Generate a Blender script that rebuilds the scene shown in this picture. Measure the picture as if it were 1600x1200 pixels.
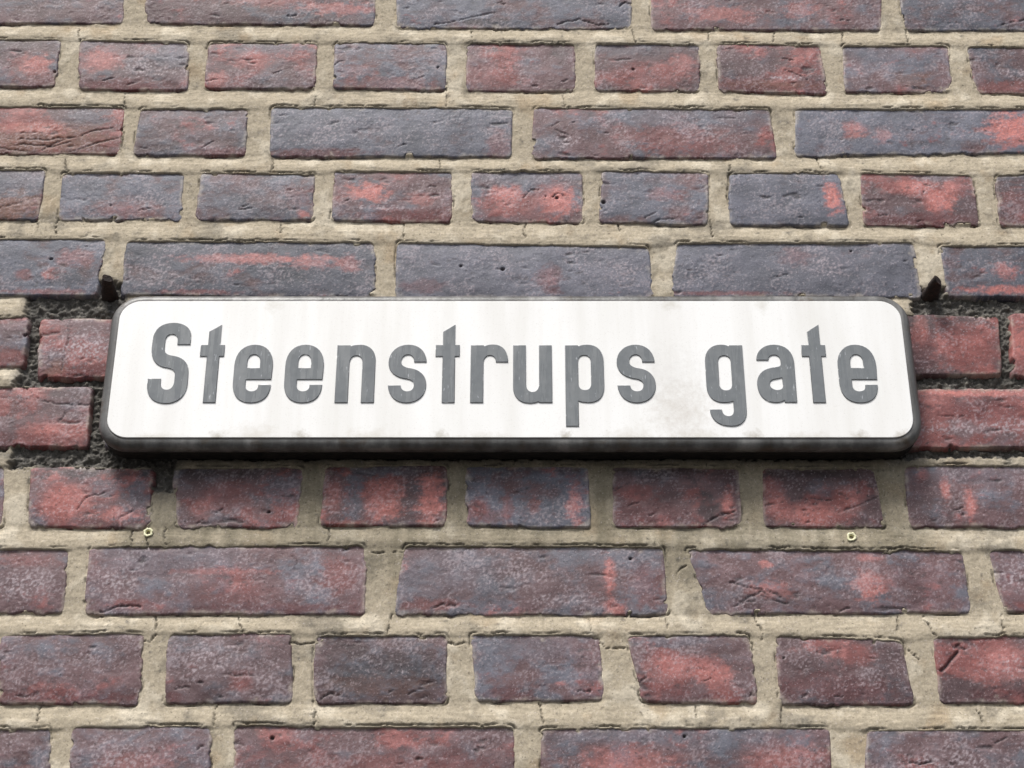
import bpy, math, random
import numpy as np
from math import radians, sin, cos, pi

scene = bpy.context.scene
for o in list(bpy.data.objects):
    bpy.data.objects.remove(o, do_unlink=True)
COL = scene.collection

# ---------------------------------------------------------------- camera
cam_d = bpy.data.cameras.new('camera')
cam = bpy.data.objects.new('camera', cam_d)
COL.objects.link(cam)
cam.location = (0.0, -1.37, 1.6)
cam.rotation_euler = (radians(90 + 28), 0, 0)
cam_d.sensor_width = 36.0
cam_d.lens = 36.0 * 2755 / 1600
cam_d.clip_start = 0.05
cam_d.clip_end = 500
scene.camera = cam
scene.cycles.use_denoising = True

# ---------------------------------------------------------------- light
SUN_DIR = (-0.28, -0.58, 1.0)          # towards the bright part of the overcast sky
sl = math.sqrt(sum(c * c for c in SUN_DIR))
elev = math.asin(SUN_DIR[2] / sl)
azim = math.atan2(SUN_DIR[0], SUN_DIR[1])
world = bpy.data.worlds.new('World')
scene.world = world
world.use_nodes = True
wn = world.node_tree
wn.nodes.clear()
wo = wn.nodes.new('ShaderNodeOutputWorld')
bg = wn.nodes.new('ShaderNodeBackground')
sky = wn.nodes.new('ShaderNodeTexSky')
sky.sky_type = 'NISHITA'
sky.sun_disc = False
sky.sun_elevation = elev
sky.sun_rotation = azim
sky.air_density = 1.0
sky.dust_density = 4.0
sky.ozone_density = 1.0
bg.inputs['Strength'].default_value = 0.06
hs = wn.nodes.new('ShaderNodeHueSaturation')      # cloud cover: the same sky, greyer
hs.inputs['Saturation'].default_value = 0.55
wn.links.new(sky.outputs[0], hs.inputs['Color'])
wn.links.new(hs.outputs[0], bg.inputs['Color'])
wn.links.new(bg.outputs[0], wo.inputs['Surface'])
sun_d = bpy.data.lights.new('sun', 'SUN')
sun_d.energy = 1.5
sun_d.angle = radians(16)
sun_d.color = (1.0, 0.98, 0.95)
sun = bpy.data.objects.new('sun', sun_d)
COL.objects.link(sun)
import mathutils
sun.rotation_euler = mathutils.Vector(SUN_DIR).to_track_quat('Z', 'Y').to_euler()
sun.location = (-1, -3, 6)
vs = scene.view_settings
vs.view_transform = 'Standard'
vs.look = 'None'
vs.gamma = 1.0
vs.use_curve_mapping = False
vs.exposure = 1.28

# ---------------------------------------------------------------- measured layout
BRICKS = [  # course, corners (x, z) in mm on the wall: tl tr br bl, blue share, red share, patches (B along a top partly paints in sky sheen)
 (1, (-622.5, 2789.2, -388.2, 2789.2, -383.7, 2732.9, -614.4, 2732.9), 0.45, 0.25, ''),
 (1, (-368.3, 2788.4, -136.0, 2787.6, -135.2, 2730.5, -360.9, 2732.9), 0.4, 0.35, 'S.85,.35,.2,.16,.6 S.55,.5,.25,.15,.35'),
 (1, (-115.4, 2786.7, 118.0, 2785.9, 117.4, 2726.5, -114.2, 2727.3), 0.65, 0.2, 'B.1,.6,.3,.5,.5 D.4,.12,.12,.1,.7'),
 (1, (139.1, 2785.9, 369.3, 2785.9, 363.9, 2724.1, 138.1, 2724.9), 0.4, 0.4, 'S.3,.3,.2,.2,.5 S.65,.4,.1,.2,.4'),
 (1, (386.5, 2785.1, 634.5, 2784.3, 627.5, 2724.1, 387.8, 2724.1), 0.65, 0.3, 'D.75,.2,.2,.2,.5 S.7,.7,.08,.2,.5'),
 (2, (-559.3, 2711.4, -443.6, 2710.6, -441.9, 2655.1, -555.9, 2655.8), 0.4, 0.45, 'D.5,.9,.5,.3,.4 S.82,.45,.16,.3,.7 K.9,.1,.3,.2,.8'),
 (2, (-423.4, 2709.8, -317.7, 2708.2, -313.4, 2650.4, -418.5, 2651.2), 0.4, 0.55, 'S.2,.6,.22,.3,.6 K.4,.08,.5,.16,.9 B.85,.8,.2,.3,.7 L.6,.4,.3,.2,.5'),
 (2, (-296.9, 2707.4, -190.8, 2706.6, -191.1, 2652.0, -296.9, 2652.8), 0.35, 0.6, 'B.6,.9,.5,.2,.6 S.4,.6,.2,.2,.5 S.1,.2,.12,.2,.6'),
 (2, (-172.6, 2707.4, -65.3, 2705.8, -63.7, 2651.2, -173.2, 2652.8), 0.6, 0.35, 'R.5,.1,.5,.2,.5 R.2,.35,.2,.2,.4'),
 (2, (-43.9, 2706.6, 60.9, 2705.8, 61.2, 2649.7, -44.5, 2649.7), 0.35, 0.5, 'R.2,.3,.3,.3,.5 D.9,.8,.1,.3,.5'),
 (2, (82.2, 2706.6, 183.8, 2705.0, 180.4, 2649.7, 80.3, 2650.4), 0.35, 0.55, 'S.83,.55,.16,.3,.5 R.5,.3,.5,.3,.7 B.3,.9,.4,.2,.5'),
 (2, (201.4, 2705.8, 301.1, 2704.2, 304.4, 2646.6, 199.6, 2648.9), 0.35, 0.6, 'K.3,.14,.5,.2,.9 K.9,.1,.2,.2,.8 L.65,.3,.2,.08,.8 O.5,.15,.5,.1,.5'),
 (2, (324.2, 2703.4, 427.1, 2703.4, 424.3, 2648.1, 320.6, 2648.1), 0.5, 0.4, 'O.62,.25,.2,.25,.5 L.15,.4,.12,.3,.5 B.3,.85,.3,.25,.6'),
 (2, (445.1, 2702.7, 564.0, 2701.1, 558.8, 2646.6, 449.6, 2647.4), 0.45, 0.4, 'L.5,.4,.4,.15,.6 R.3,.1,.3,.2,.6'),
 (3, (-605.5, 2630.6, -371.7, 2629.1, -371.7, 2576.0, -599.5, 2576.7), 0.2, 0.7, 'O.7,.3,.35,.4,.7 S.6,.55,.2,.15,.6 B.85,.8,.12,.2,.7 O.5,.2,.4,.3,.5'),
 (3, (-356.8, 2627.5, -254.2, 2626.8, -251.7, 2573.7, -358.2, 2574.5), 0.5, 0.3, 'K.8,.05,.4,.12,.8 D.3,.15,.2,.2,.3'),
 (3, (-229.8, 2629.1, 0.6, 2627.5, -1.2, 2572.3, -229.2, 2573.0), 0.85, 0.15, 'B.25,.8,.4,.4,.6 K.2,.05,.3,.1,.8 R.95,.2,.06,.4,.5 L.25,.5,.2,.3,.3'),
 (3, (22.1, 2628.3, 245.6, 2626.8, 250.3, 2570.8, 19.3, 2571.5), 0.45, 0.4, 'B.6,.85,.35,.3,.7 R.6,.35,.25,.35,.6 L.12,.3,.08,.2,.7 L.75,.5,.15,.3,.3'),
 (3, (272.0, 2626.8, 498.6, 2626.8, 491.8, 2577.4, 268.0, 2573.7), 0.8, 0.25, 'S.92,.5,.14,.5,.95 S.25,.55,.06,.2,.6 S.37,.4,.05,.2,.4 B.5,.8,.3,.3,.6 D.7,.2,.3,.1,.3'),
 (4, (-551.0, 2556.9, -439.5, 2556.2, -438.6, 2501.6, -546.6, 2502.3), 0.6, 0.3, 'B.7,.8,.4,.3,.7 O.8,.25,.3,.3,.9'),
 (4, (-422.3, 2553.3, -309.1, 2552.5, -307.6, 2501.6, -419.7, 2502.3), 0.65, 0.25, 'L.7,.35,.2,.2,.5 R.55,.2,.3,.2,.4'),
 (4, (-292.3, 2553.3, -185.2, 2551.8, -183.7, 2501.6, -292.8, 2501.6), 0.6, 0.25, 'S.92,.12,.06,.1,.7 D.5,.3,.4,.3,.25 R.85,.5,.15,.3,.3'),
 (4, (-166.7, 2554.7, -56.6, 2554.0, -55.7, 2498.8, -167.7, 2500.9), 0.45, 0.5, 'S.3,.58,.22,.24,.85 S.75,.45,.15,.15,.4 K.7,.12,.5,.18,.9 L.45,.25,.4,.07,.6'),
 (4, (-37.9, 2554.7, 66.2, 2554.0, 64.6, 2498.8, -36.7, 2500.2), 0.5, 0.55, 'S.32,.5,.18,.25,.9 S.78,.4,.2,.35,.95 B.5,.9,.5,.16,.8 R.55,.3,.3,.3,.4'),
 (4, (84.2, 2554.7, 184.7, 2553.3, 179.9, 2496.0, 81.7, 2498.8), 0.65, 0.3, 'B.3,.8,.4,.35,.6 S.6,.55,.2,.15,.25'),
 (4, (204.4, 2551.8, 306.8, 2553.3, 311.7, 2494.6, 202.4, 2496.0), 0.9, 0.1, 'S.9,.5,.09,.4,.95 B.4,.5,.4,.4,.5'),
 (4, (327.2, 2552.5, 431.5, 2550.3, 431.9, 2495.3, 325.3, 2494.6), 0.35, 0.7, 'S.5,.75,.2,.18,.8 S.68,.5,.17,.3,.9 S.8,.75,.08,.2,.7 K.5,.1,.5,.15,.7 B.65,.95,.3,.1,.5'),
 (4, (455.1, 2551.1, 565.0, 2550.3, 561.8, 2493.9, 450.7, 2494.6), 0.5, 0.5, 'R.3,.4,.4,.4,.5'),
 (5, (-612.4, 2479.2, -374.5, 2479.2, -376.2, 2420.2, -605.0, 2420.9), 0.8, 0.25, 'R.9,.65,.1,.2,.6 R.7,.35,.04,.12,.6 R.8,.05,.2,.06,.6 D.88,.35,.12,.2,.4'),
 (5, (-354.3, 2477.1, -127.1, 2475.7, -123.8, 2418.2, -353.1, 2420.2), 0.8, 0.25, 'S.5,.68,.3,.12,.65 S.75,.62,.12,.15,.5 S.9,.6,.05,.2,.5 L.12,.4,.12,.4,.45 R.3,.06,.2,.06,.6'),
 (5, (-104.7, 2475.7, 124.5, 2470.8, 127.2, 2416.9, -104.7, 2417.5), 0.96, 0.1, 'R.6,.35,.06,.3,.55 B.3,.6,.4,.5,.4 R.1,.2,.1,.15,.3 L.85,.5,.15,.3,.3'),
 (5, (151.2, 2475.0, 368.3, 2475.7, 370.2, 2418.2, 145.2, 2418.2), 0.97, 0.08, 'R.2,.06,.3,.05,.6 L.6,.6,.2,.3,.35 R.5,.75,.08,.2,.3'),
 (5, (392.6, 2472.2, 616.8, 2470.8, 616.0, 2417.5, 394.6, 2418.9), 0.75, 0.3, 'S.25,.5,.06,.2,.6 S.3,.12,.3,.1,.8 D.5,.5,.2,.2,.3'),
 (6, (-531.6, 2396.1, -434.5, 2396.1, -432.7, 2347.0, -525.5, 2346.4), 0.4, 0.45, 'R.7,.15,.5,.25,.7 D.5,.7,.5,.3,.4'),
 (6, (-422.3, 2394.8, -309.0, 2394.1, -305.1, 2339.3, -417.6, 2334.8), 0.3, 0.7, 'K.6,.1,.6,.16,.9 L.35,.5,.3,.35,.8 O.12,.1,.12,.2,.6 L.75,.6,.1,.3,.5'),
 (6, (-292.9, 2394.1, -183.8, 2394.1, -180.7, 2338.0, -289.2, 2338.0), 0.4, 0.6, ''),
 (6, (-166.6, 2394.1, -57.4, 2394.1, -56.5, 2338.0, -164.9, 2338.0), 0.6, 0.4, ''),
 (6, (-40.2, 2394.1, 68.9, 2394.1, 67.8, 2338.0, -39.5, 2338.0), 0.4, 0.5, ''),
 (6, (86.2, 2395.5, 195.4, 2395.5, 193.2, 2338.0, 84.7, 2338.0), 0.5, 0.6, ''),
 (6, (212.7, 2396.8, 307.6, 2397.5, 305.0, 2338.0, 210.1, 2338.0), 0.4, 0.6, ''),
 (6, (323.3, 2399.5, 437.0, 2397.5, 431.7, 2339.3, 320.9, 2338.7), 0.25, 0.75, 'S.38,.75,.07,.25,.7 R.75,.5,.25,.4,.8 D.55,.85,.5,.15,.4 K.35,.4,.2,.4,.5'),
 (6, (448.8, 2400.1, 555.3, 2400.1, 550.6, 2337.4, 442.7, 2337.4), 0.3, 0.7, 'S.2,.5,.3,.5,.5'),
 (7, (-610.6, 2325.9, -369.7, 2325.3, -368.3, 2268.9, -605.1, 2266.5), 0.25, 0.75, 'S.88,.25,.16,.2,.5 K.75,.1,.2,.15,.6 D.725,.5,.02,.6,.45 D.9,.92,.15,.1,.3'),
 (7, (-353.2, 2324.0, -118.1, 2324.0, -116.1, 2267.7, -351.1, 2267.7), 0.5, 0.5, ''),
 (7, (-100.1, 2324.0, 132.2, 2324.0, 131.0, 2267.7, -99.5, 2267.7), 0.5, 0.5, ''),
 (7, (151.9, 2324.0, 329.6, 2324.0, 327.3, 2267.7, 149.3, 2267.7), 0.4, 0.5, ''),
 (7, (344.1, 2323.3, 562.4, 2324.0, 561.3, 2268.3, 342.8, 2267.7), 0.2, 0.8, 'S.35,.93,.25,.08,.8 S.12,.95,.12,.06,.7 K.3,.62,.3,.2,.7 L.25,.3,.2,.15,.6 L.42,.35,.12,.2,.6'),
 (8, (-535.9, 2248.8, -436.4, 2248.8, -429.9, 2192.7, -528.2, 2192.7), 0.5, 0.4, ''),
 (8, (-413.1, 2246.9, -308.1, 2246.3, -306.1, 2191.5, -407.2, 2192.7), 0.4, 0.65, 'D.5,.93,.6,.16,.7 S.3,.4,.28,.35,.65 S.75,.2,.25,.16,.7 B.65,.65,.2,.2,.6 B.9,.6,.1,.35,.7 K.5,.05,.2,.1,.5'),  # top D patches in this course paint the sign's shade onto the bricks
 (8, (-290.0, 2246.9, -180.2, 2247.5, -180.9, 2192.1, -283.0, 2192.7), 0.5, 0.55, 'D.4,.92,.6,.16,.6 B.85,.6,.2,.35,.7 R.45,.5,.25,.3,.6 S.2,.3,.1,.2,.3 L.4,.2,.3,.15,.35'),
 (8, (-159.4, 2248.2, -56.1, 2249.4, -56.2, 2193.8, -162.1, 2193.8), 0.4, 0.6, 'S.5,.4,.18,.4,.85 S.87,.45,.14,.5,.9 B.25,.5,.1,.6,.8 B.45,.92,.4,.14,.8 S.08,.5,.08,.3,.5'),
 (8, (-39.0, 2248.8, 64.8, 2247.5, 65.9, 2192.1, -37.3, 2193.8), 0.75, 0.3, 'R.1,.3,.1,.25,.7 R.33,.25,.06,.3,.5 S.88,.35,.09,.4,.7 R.55,.35,.05,.2,.5 L.6,.15,.15,.15,.4'),
 (8, (86.3, 2248.2, 195.0, 2246.9, 192.8, 2192.7, 85.3, 2192.7), 0.4, 0.55, 'D.4,.92,.5,.15,.5 S.9,.35,.06,.3,.8 K.3,.2,.4,.25,.5 D.75,.3,.1,.3,.5 R.2,.55,.2,.2,.6'),
 (8, (215.3, 2246.9, 309.8, 2246.3, 314.8, 2192.1, 212.3, 2193.2), 0.4, 0.6, 'D.4,.93,.6,.14,.5 S.4,.2,.3,.2,.6 S.75,.5,.15,.3,.4 B.5,.65,.12,.2,.6 S.1,.45,.1,.35,.4'),
 (8, (336.9, 2248.8, 450.6, 2248.2, 443.9, 2192.7, 335.9, 2192.7), 0.5, 0.5, 'S.3,.6,.05,.25,.8 S.48,.35,.06,.3,.8 S.13,.85,.06,.1,.6 D.2,.3,.3,.3,.4 B.5,.85,.4,.2,.5'),
 (9, (-606.3, 2172.3, -372.3, 2171.7, -368.8, 2115.4, -599.6, 2115.4), 0.4, 0.45, 'L.85,.45,.14,.3,.6 R.85,.82,.14,.12,.5 R.72,.3,.05,.3,.5'),
 (9, (-354.2, 2172.8, -123.5, 2174.6, -121.2, 2114.8, -351.4, 2114.8), 0.5, 0.4, 'L.1,.45,.12,.3,.7 B.3,.8,.3,.3,.5 S.5,.62,.2,.06,.4 R.55,.3,.15,.2,.4 R.9,.55,.08,.3,.7 L.8,.4,.12,.3,.5 K.7,.08,.3,.08,.5'),
 (9, (-90.2, 2174.6, 126.7, 2173.4, 128.5, 2114.3, -96.4, 2114.3), 0.6, 0.3, 'S.79,.6,.028,.3,.85 S.805,.08,.05,.14,.8 L.35,.6,.35,.35,.4 L.62,.2,.15,.1,.7 B.15,.6,.2,.4,.4 R.15,.12,.15,.12,.5 R.92,.4,.08,.4,.4'),
 (9, (147.0, 2171.7, 377.5, 2169.9, 378.4, 2116.0, 161.7, 2114.8), 0.55, 0.35, 'S.63,.42,.07,.28,.8 S.26,.35,.1,.16,.6 S.27,.76,.03,.07,.7 S.65,.88,.05,.08,.5 D.25,.25,.2,.18,.4 D.78,.5,.06,.5,.4 L.9,.65,.12,.25,.4 K.85,.6,.15,.4,.3'),
 (9, (399.5, 2170.5, 621.9, 2169.4, 619.2, 2116.0, 405.9, 2117.1), 0.55, 0.35, 'L.12,.55,.15,.4,.7 R.15,.08,.15,.1,.7'),
 (10, (-417.8, 2096.0, -301.2, 2097.1, -300.5, 2038.1, -411.1, 2038.6), 0.45, 0.35, 'K.4,.07,.6,.12,.7 R.75,.25,.04,.05,.7 L.35,.6,.3,.3,.35'),
 (10, (-280.7, 2096.5, -180.7, 2096.5, -176.8, 2039.7, -279.0, 2038.6), 0.5, 0.4, 'L.35,.6,.25,.35,.55 R.6,.3,.12,.2,.5 L.8,.45,.15,.35,.5 K.1,.08,.1,.1,.6'),
 (10, (-161.2, 2095.4, -53.9, 2094.9, -52.9, 2039.2, -158.3, 2038.6), 0.55, 0.12, 'D.5,.4,.7,.5,.55 O.5,.25,.5,.2,.3'),
 (10, (-33.0, 2096.0, 71.2, 2095.4, 73.5, 2041.3, -28.8, 2040.2), 0.65, 0.25, 'B.5,.8,.4,.2,.5 S.68,.25,.06,.05,.6 K.2,.1,.3,.12,.4'),
 (10, (93.2, 2095.4, 194.2, 2095.4, 196.8, 2038.6, 105.9, 2040.2), 0.35, 0.65, 'S.65,.4,.2,.25,.7 S.3,.5,.3,.25,.45 B.4,.92,.4,.12,.7 K.3,.1,.3,.15,.5 L.9,.2,.12,.2,.5'),
 (10, (215.7, 2095.4, 317.7, 2089.9, 322.6, 2037.6, 214.7, 2038.1), 0.4, 0.5, 'R.65,.75,.15,.2,.7 K.4,.25,.5,.25,.5 L.7,.4,.15,.2,.35'),
 (10, (344.3, 2093.8, 452.8, 2095.4, 448.0, 2038.1, 344.3, 2039.2), 0.3, 0.65, 'S.6,.6,.35,.3,.6 L.55,.55,.2,.25,.5 K.6,.1,.4,.15,.4'),
 (11, (-479.5, 2017.0, -368.3, 2016.5, -362.2, 1959.0, -471.2, 1959.0), 0.5, 0.4, 'R.8,.3,.3,.2,.4'),
 (11, (-351.2, 2018.6, -240.9, 2018.6, -237.1, 1959.0, -346.2, 1959.0), 0.55, 0.4, 'S.5,.5,.3,.15,.4 L.4,.6,.4,.3,.5'),
 (11, (-220.6, 2019.6, 1.5, 2018.1, 3.0, 1959.0, -221.1, 1959.0), 0.45, 0.5, 'S.15,.9,.08,.12,.5 R.5,.4,.4,.3,.5 K.8,.4,.15,.3,.5'),
 (11, (23.0, 2017.0, 253.1, 2017.6, 250.1, 1958.5, 23.0, 1958.5), 0.5, 0.45, 'S.3,.5,.2,.3,.5 S.85,.6,.15,.3,.5 B.6,.85,.4,.2,.5 B.3,.9,.3,.12,.6'),
 (11, (283.0, 2016.0, 494.6, 2015.5, 488.0, 1957.5, 276.5, 1957.5), 0.5, 0.35, 'L.3,.5,.3,.3,.6 D.4,.3,.2,.1,.3'),
]
CRACKS = [  # hairline cracks in the pointing, mm on the wall
 [(-426.7, 2727.3), (-427.0, 2719.3), (-423.9, 2709.0)],
 [(-373.6, 2647.4), (-372.3, 2629.1)],
 [(-191.7, 2652.0), (-188.7, 2642.8), (-189.9, 2629.1)],
 [(-421.3, 2570.8), (-421.8, 2564.9), (-418.8, 2554.7)],
 [(-226.7, 2570.8), (-225.0, 2563.5), (-226.3, 2554.7)],
 [(-420.7, 2500.9), (-422.3, 2494.6), (-419.8, 2483.4)],
 [(-213.2, 2499.5), (-213.6, 2486.2)],
 [(-40.3, 2722.5), (-38.9, 2708.2)],
 [(118.6, 2724.1), (119.6, 2716.1), (121.1, 2706.6)],
 [(-63.7, 2652.0), (-62.9, 2642.8), (-63.3, 2629.1)],
 [(49.4, 2645.8), (51.0, 2630.6)],
 [(-68.3, 2569.3), (-67.4, 2556.2)],
 [(13.0, 2498.8), (10.6, 2489.0), (11.8, 2480.6)],
 [(-99.5, 2498.8), (-100.1, 2479.2)],
 [(287.3, 2572.3), (289.6, 2563.5), (290.8, 2556.2)],
 [(389.2, 2724.9), (387.7, 2716.9), (388.1, 2708.2)],
 [(193.5, 2722.5), (192.9, 2709.8)],
 [(258.3, 2720.9), (256.2, 2708.2)],
 [(325.9, 2722.5), (324.0, 2708.2)],
 [(205.0, 2562.0), (203.9, 2553.3)],
 [(-295.0, 2114.8), (-292.2, 2107.1), (-291.8, 2098.2), (-294.9, 2091.6)],
 [(-225.3, 2112.6), (-222.5, 2102.6), (-220.0, 2097.1)],
 [(-99.0, 2113.7), (-100.8, 2104.8), (-102.1, 2097.1)],
 [(64.2, 2111.5), (65.0, 2099.3)],
 [(126.3, 2112.6), (127.9, 2100.4)],
 [(200.0, 2112.6), (201.6, 2104.8), (206.4, 2097.1), (203.9, 2091.6)],
 [(318.0, 2112.6), (315.7, 2100.4)],
 [(339.0, 2112.6), (342.1, 2102.6), (346.4, 2093.8)],
 [(402.7, 2112.6), (401.6, 2100.4)],
 [(-378.9, 2036.5), (-379.9, 2028.1), (-379.1, 2021.7)],
 [(-237.2, 2036.5), (-238.5, 2027.0), (-237.9, 2019.6)],
 [(-160.4, 2040.8), (-157.9, 2031.2), (-157.7, 2018.6)],
 [(21.6, 2039.7), (23.6, 2030.2), (24.5, 2021.7)],
 [(147.9, 2036.5), (147.4, 2026.0)],
 [(216.7, 2036.5), (215.0, 2028.1), (215.0, 2020.7)],
 [(373.4, 2033.3), (375.2, 2027.0), (374.9, 2020.7)],
 [(-320.6, 2190.3), (-320.8, 2182.1), (-318.0, 2175.2)],
 [(-306.2, 2181.0), (-305.6, 2169.4)],
 [(-292.6, 2191.5), (-292.9, 2183.3), (-290.0, 2175.2)],
 [(-155.5, 2192.7), (-154.1, 2184.5), (-154.9, 2178.6)],
 [(-301.6, 2091.0), (-294.8, 2090.5), (-291.6, 2096.0)],
 [(-180.3, 2089.9), (-172.4, 2088.3), (-163.0, 2089.4)],
 [(-53.8, 2089.9), (-46.0, 2087.7), (-36.6, 2089.9)],
 [(70.6, 2091.6), (77.2, 2084.5), (91.3, 2085.0)],
 [(-117.4, 2169.4), (-113.6, 2168.2), (-92.2, 2169.4)],
 [(137.5, 2149.8), (140.9, 2154.4), (146.9, 2157.8)],
 [(323.8, 2083.4), (330.7, 2075.2)],
 [(-439.5, 2499.5), (-437.4, 2491.8)],
 [(97.7, 2498.8), (99.2, 2489.0)],
 [(183.7, 2500.2), (183.8, 2480.6)],
]
WEATHERED = [  # where the pointing has fallen out, mm: x0, z0, x1, z1
 (-438.2, 2393.5, -349.2, 2433.8),
 (-436.2, 2325.9, -413.1, 2400.1),
 (-430.1, 2324.6, -337.5, 2344.5),
 (-373.0, 2263.4, -331.3, 2329.7),
 (-430.4, 2248.2, -296.7, 2269.6),
 (-308.5, 2224.6, -289.1, 2256.7),
 (-378.9, 2413.5, -357.0, 2433.8),
 (361.6, 2398.1, 517.6, 2418.9),
 (433.7, 2328.4, 446.1, 2403.5),
 (356.3, 2322.7, 506.0, 2342.5),
 (331.9, 2257.3, 507.0, 2269.6),
 (371.2, 2410.1, 391.3, 2427.0),
 (-362.5, 2256.1, 347.0, 2400.1),
 (-520.0, 2263.4, -438.4, 2269.6),
]
BRICK_CRACKS = [  # width mm, points mm on the wall
 (1.2, [(-79.0, 2730.5), (-63.2, 2733.7), (-38.0, 2740.2), (-15.9, 2745.0)]),
 (1.5, [(44.2, 2730.5), (66.4, 2737.0), (85.2, 2728.9), (94.8, 2730.5)]),
 (2.2, [(106.8, 2753.1), (112.0, 2758.0), (118.3, 2756.4)]),
 (1.6, [(479.9, 2728.9), (493.2, 2733.7), (512.6, 2737.0)]),
 (1.0, [(264.4, 2674.4), (276.4, 2668.2), (286.5, 2662.0)]),
 (1.2, [(-372.6, 2655.1), (-362.5, 2659.7)]),
 (1.2, [(-472.2, 2599.0), (-451.1, 2600.4), (-432.6, 2599.0)]),
 (1.1, [(-448.4, 2578.9), (-425.6, 2591.5), (-396.3, 2601.2), (-381.4, 2604.9)]),
 (1.0, [(-473.6, 2586.3), (-436.9, 2584.1), (-419.2, 2588.5)]),
 (1.2, [(-418.1, 2578.9), (-394.6, 2586.3), (-374.2, 2593.7)]),
 (1.0, [(-497.5, 2584.1), (-460.4, 2578.2)]),
 (0.9, [(-480.5, 2593.0), (-443.8, 2590.8), (-407.9, 2596.0)]),
 (1.3, [(41.5, 2602.7), (48.7, 2597.5), (56.6, 2596.0)]),
 (0.9, [(37.9, 2606.4), (45.9, 2612.4)]),
 (1.0, [(10.7, 2524.4), (16.7, 2533.0), (23.9, 2533.0)]),
 (0.9, [(37.0, 2525.8), (43.0, 2530.1), (47.7, 2525.8)]),
 (1.7, [(130.2, 2497.4), (137.5, 2502.3), (149.3, 2500.9)]),
 (1.2, [(-362.1, 2218.7), (-355.3, 2221.1), (-347.8, 2222.3)]),
 (0.9, [(-368.9, 2207.4), (-362.1, 2218.7)]),
 (1.1, [(-332.9, 2199.7), (-322.7, 2205.6)]),
 (1.0, [(-196.1, 2220.5), (-182.0, 2220.5)]),
 (1.3, [(1.1, 2222.3), (8.2, 2225.8), (16.4, 2228.2)]),
 (1.0, [(87.3, 2224.6), (101.2, 2234.2), (112.3, 2237.9)]),
 (1.8, [(164.9, 2195.6), (178.8, 2203.8), (188.2, 2205.6)]),
 (1.2, [(180.7, 2141.9), (196.3, 2137.3), (212.1, 2135.1), (223.2, 2127.7)]),
 (1.2, [(187.6, 2123.8), (206.7, 2133.4), (220.4, 2124.9)]),
 (1.3, [(182.1, 2121.0), (200.9, 2126.0)]),
 (1.0, [(201.2, 2130.5), (214.2, 2127.2), (227.1, 2122.1)]),
 (2.0, [(-339.8, 2115.4), (-324.6, 2121.0), (-307.0, 2119.3)]),
 (1.6, [(-65.9, 2119.3), (-58.1, 2122.7), (-47.5, 2121.6)]),
 (4.0, [(347.2, 2064.3), (355.9, 2072.5), (364.4, 2082.3)]),
 (3.0, [(360.1, 2086.1), (369.2, 2083.9)]),
 (1.8, [(313.4, 1989.5), (323.3, 1988.0), (332.2, 1990.6)]),
 (1.2, [(383.6, 2005.0), (392.7, 2008.7)]),
 (1.0, [(-397.1, 2395.5), (-396.2, 2373.7), (-398.1, 2350.9), (-397.7, 2338.7)]),
 (1.0, [(-427.7, 2325.9), (-413.9, 2314.5), (-407.7, 2309.4), (-386.2, 2308.2), (-368.8, 2307.5)]),
 (0.8, [(-403.6, 2290.6), (-392.9, 2293.7), (-388.3, 2301.9)]),
 (0.9, [(370.9, 2296.9), (393.1, 2295.6)]),
 (1.5, [(-154.3, 2040.8), (-146.8, 2045.6), (-131.3, 2044.0)]),
 (1.2, [(276.6, 2205.6), (290.5, 2210.3), (317.3, 2222.3)]),
 (1.0, [(214.6, 2211.5), (245.0, 2218.7), (272.0, 2216.3)]),
 (1.4, [(228.2, 2413.5), (240.1, 2418.9)]),
 (0.9, [(68.5, 2238.5), (87.7, 2240.3)]),
 (1.5, [(-265.2, 2334.8), (-254.2, 2338.0)]),
 (1.4, [(98.0, 2050.9), (108.6, 2058.9)]),
 (1.0, [(-184.7, 2164.7), (-180.1, 2159.0), (-180.2, 2152.1)]),
]
PITS = [(118.2, 2675.2, 2.2), (85.2, 2520.1, 3), (-8.2, 2446.7, 2.4), (-46.7, 2450.1, 1.8), (99.0, 2163.0, 2), (220.6, 2076.3, 1.8), (-190.8, 2009.7, 2.4), (137.4, 2010.8, 1.5), (41.8, 2525.1, 2.6), (-421.4, 2457.7, 2.0), (384.4, 2531.6, 1.0), (-72.2, 2676.8, 1.5), (-99.7, 2023.3, 1.2), (-206.1, 2205.6, 1.6), (311.0, 2466.7, 2.0), (405.5, 2575.2, 1.5), (340.6, 2075.2, 2)]


# ---------------------------------------------------------------- noise
def _hash(ix, iy, seed):
    h = (ix.astype(np.int64) * 374761393 + iy.astype(np.int64) * 668265263 + seed * 974634777) & 0xFFFFFFFF
    h = ((h ^ (h >> 13)) * 1274126177) & 0xFFFFFFFF
    h = h ^ (h >> 16)
    return (h & 0xFFFF).astype(np.float32) / 65535.0

def vnoise(x, y, seed=0):
    ix = np.floor(x); iy = np.floor(y)
    fx = (x - ix).astype(np.float32); fy = (y - iy).astype(np.float32)
    sx = fx * fx * fx * (fx * (fx * 6 - 15) + 10); sy = fy * fy * fy * (fy * (fy * 6 - 15) + 10)
    def g(dx, dy):
        a = _hash(ix + dx, iy + dy, seed) * (2 * pi)
        return np.cos(a) * (fx - dx) + np.sin(a) * (fy - dy)
    a = g(0, 0) * (1 - sx) + g(1, 0) * sx
    b = g(0, 1) * (1 - sx) + g(1, 1) * sx
    return (a * (1 - sy) + b * sy) * 1.5

def fbm(x, y, size, octv=3, seed=0, gain=0.5):
    s = 0; a = 1.0; f = 1.0 / size; t = 0
    for i in range(octv):
        s = s + a * vnoise(x * f + 17.3 * i, y * f - 9.1 * i, seed + 31 * i)
        t += a; a *= gain; f *= 2.03
    return s / t * 1.35

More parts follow.
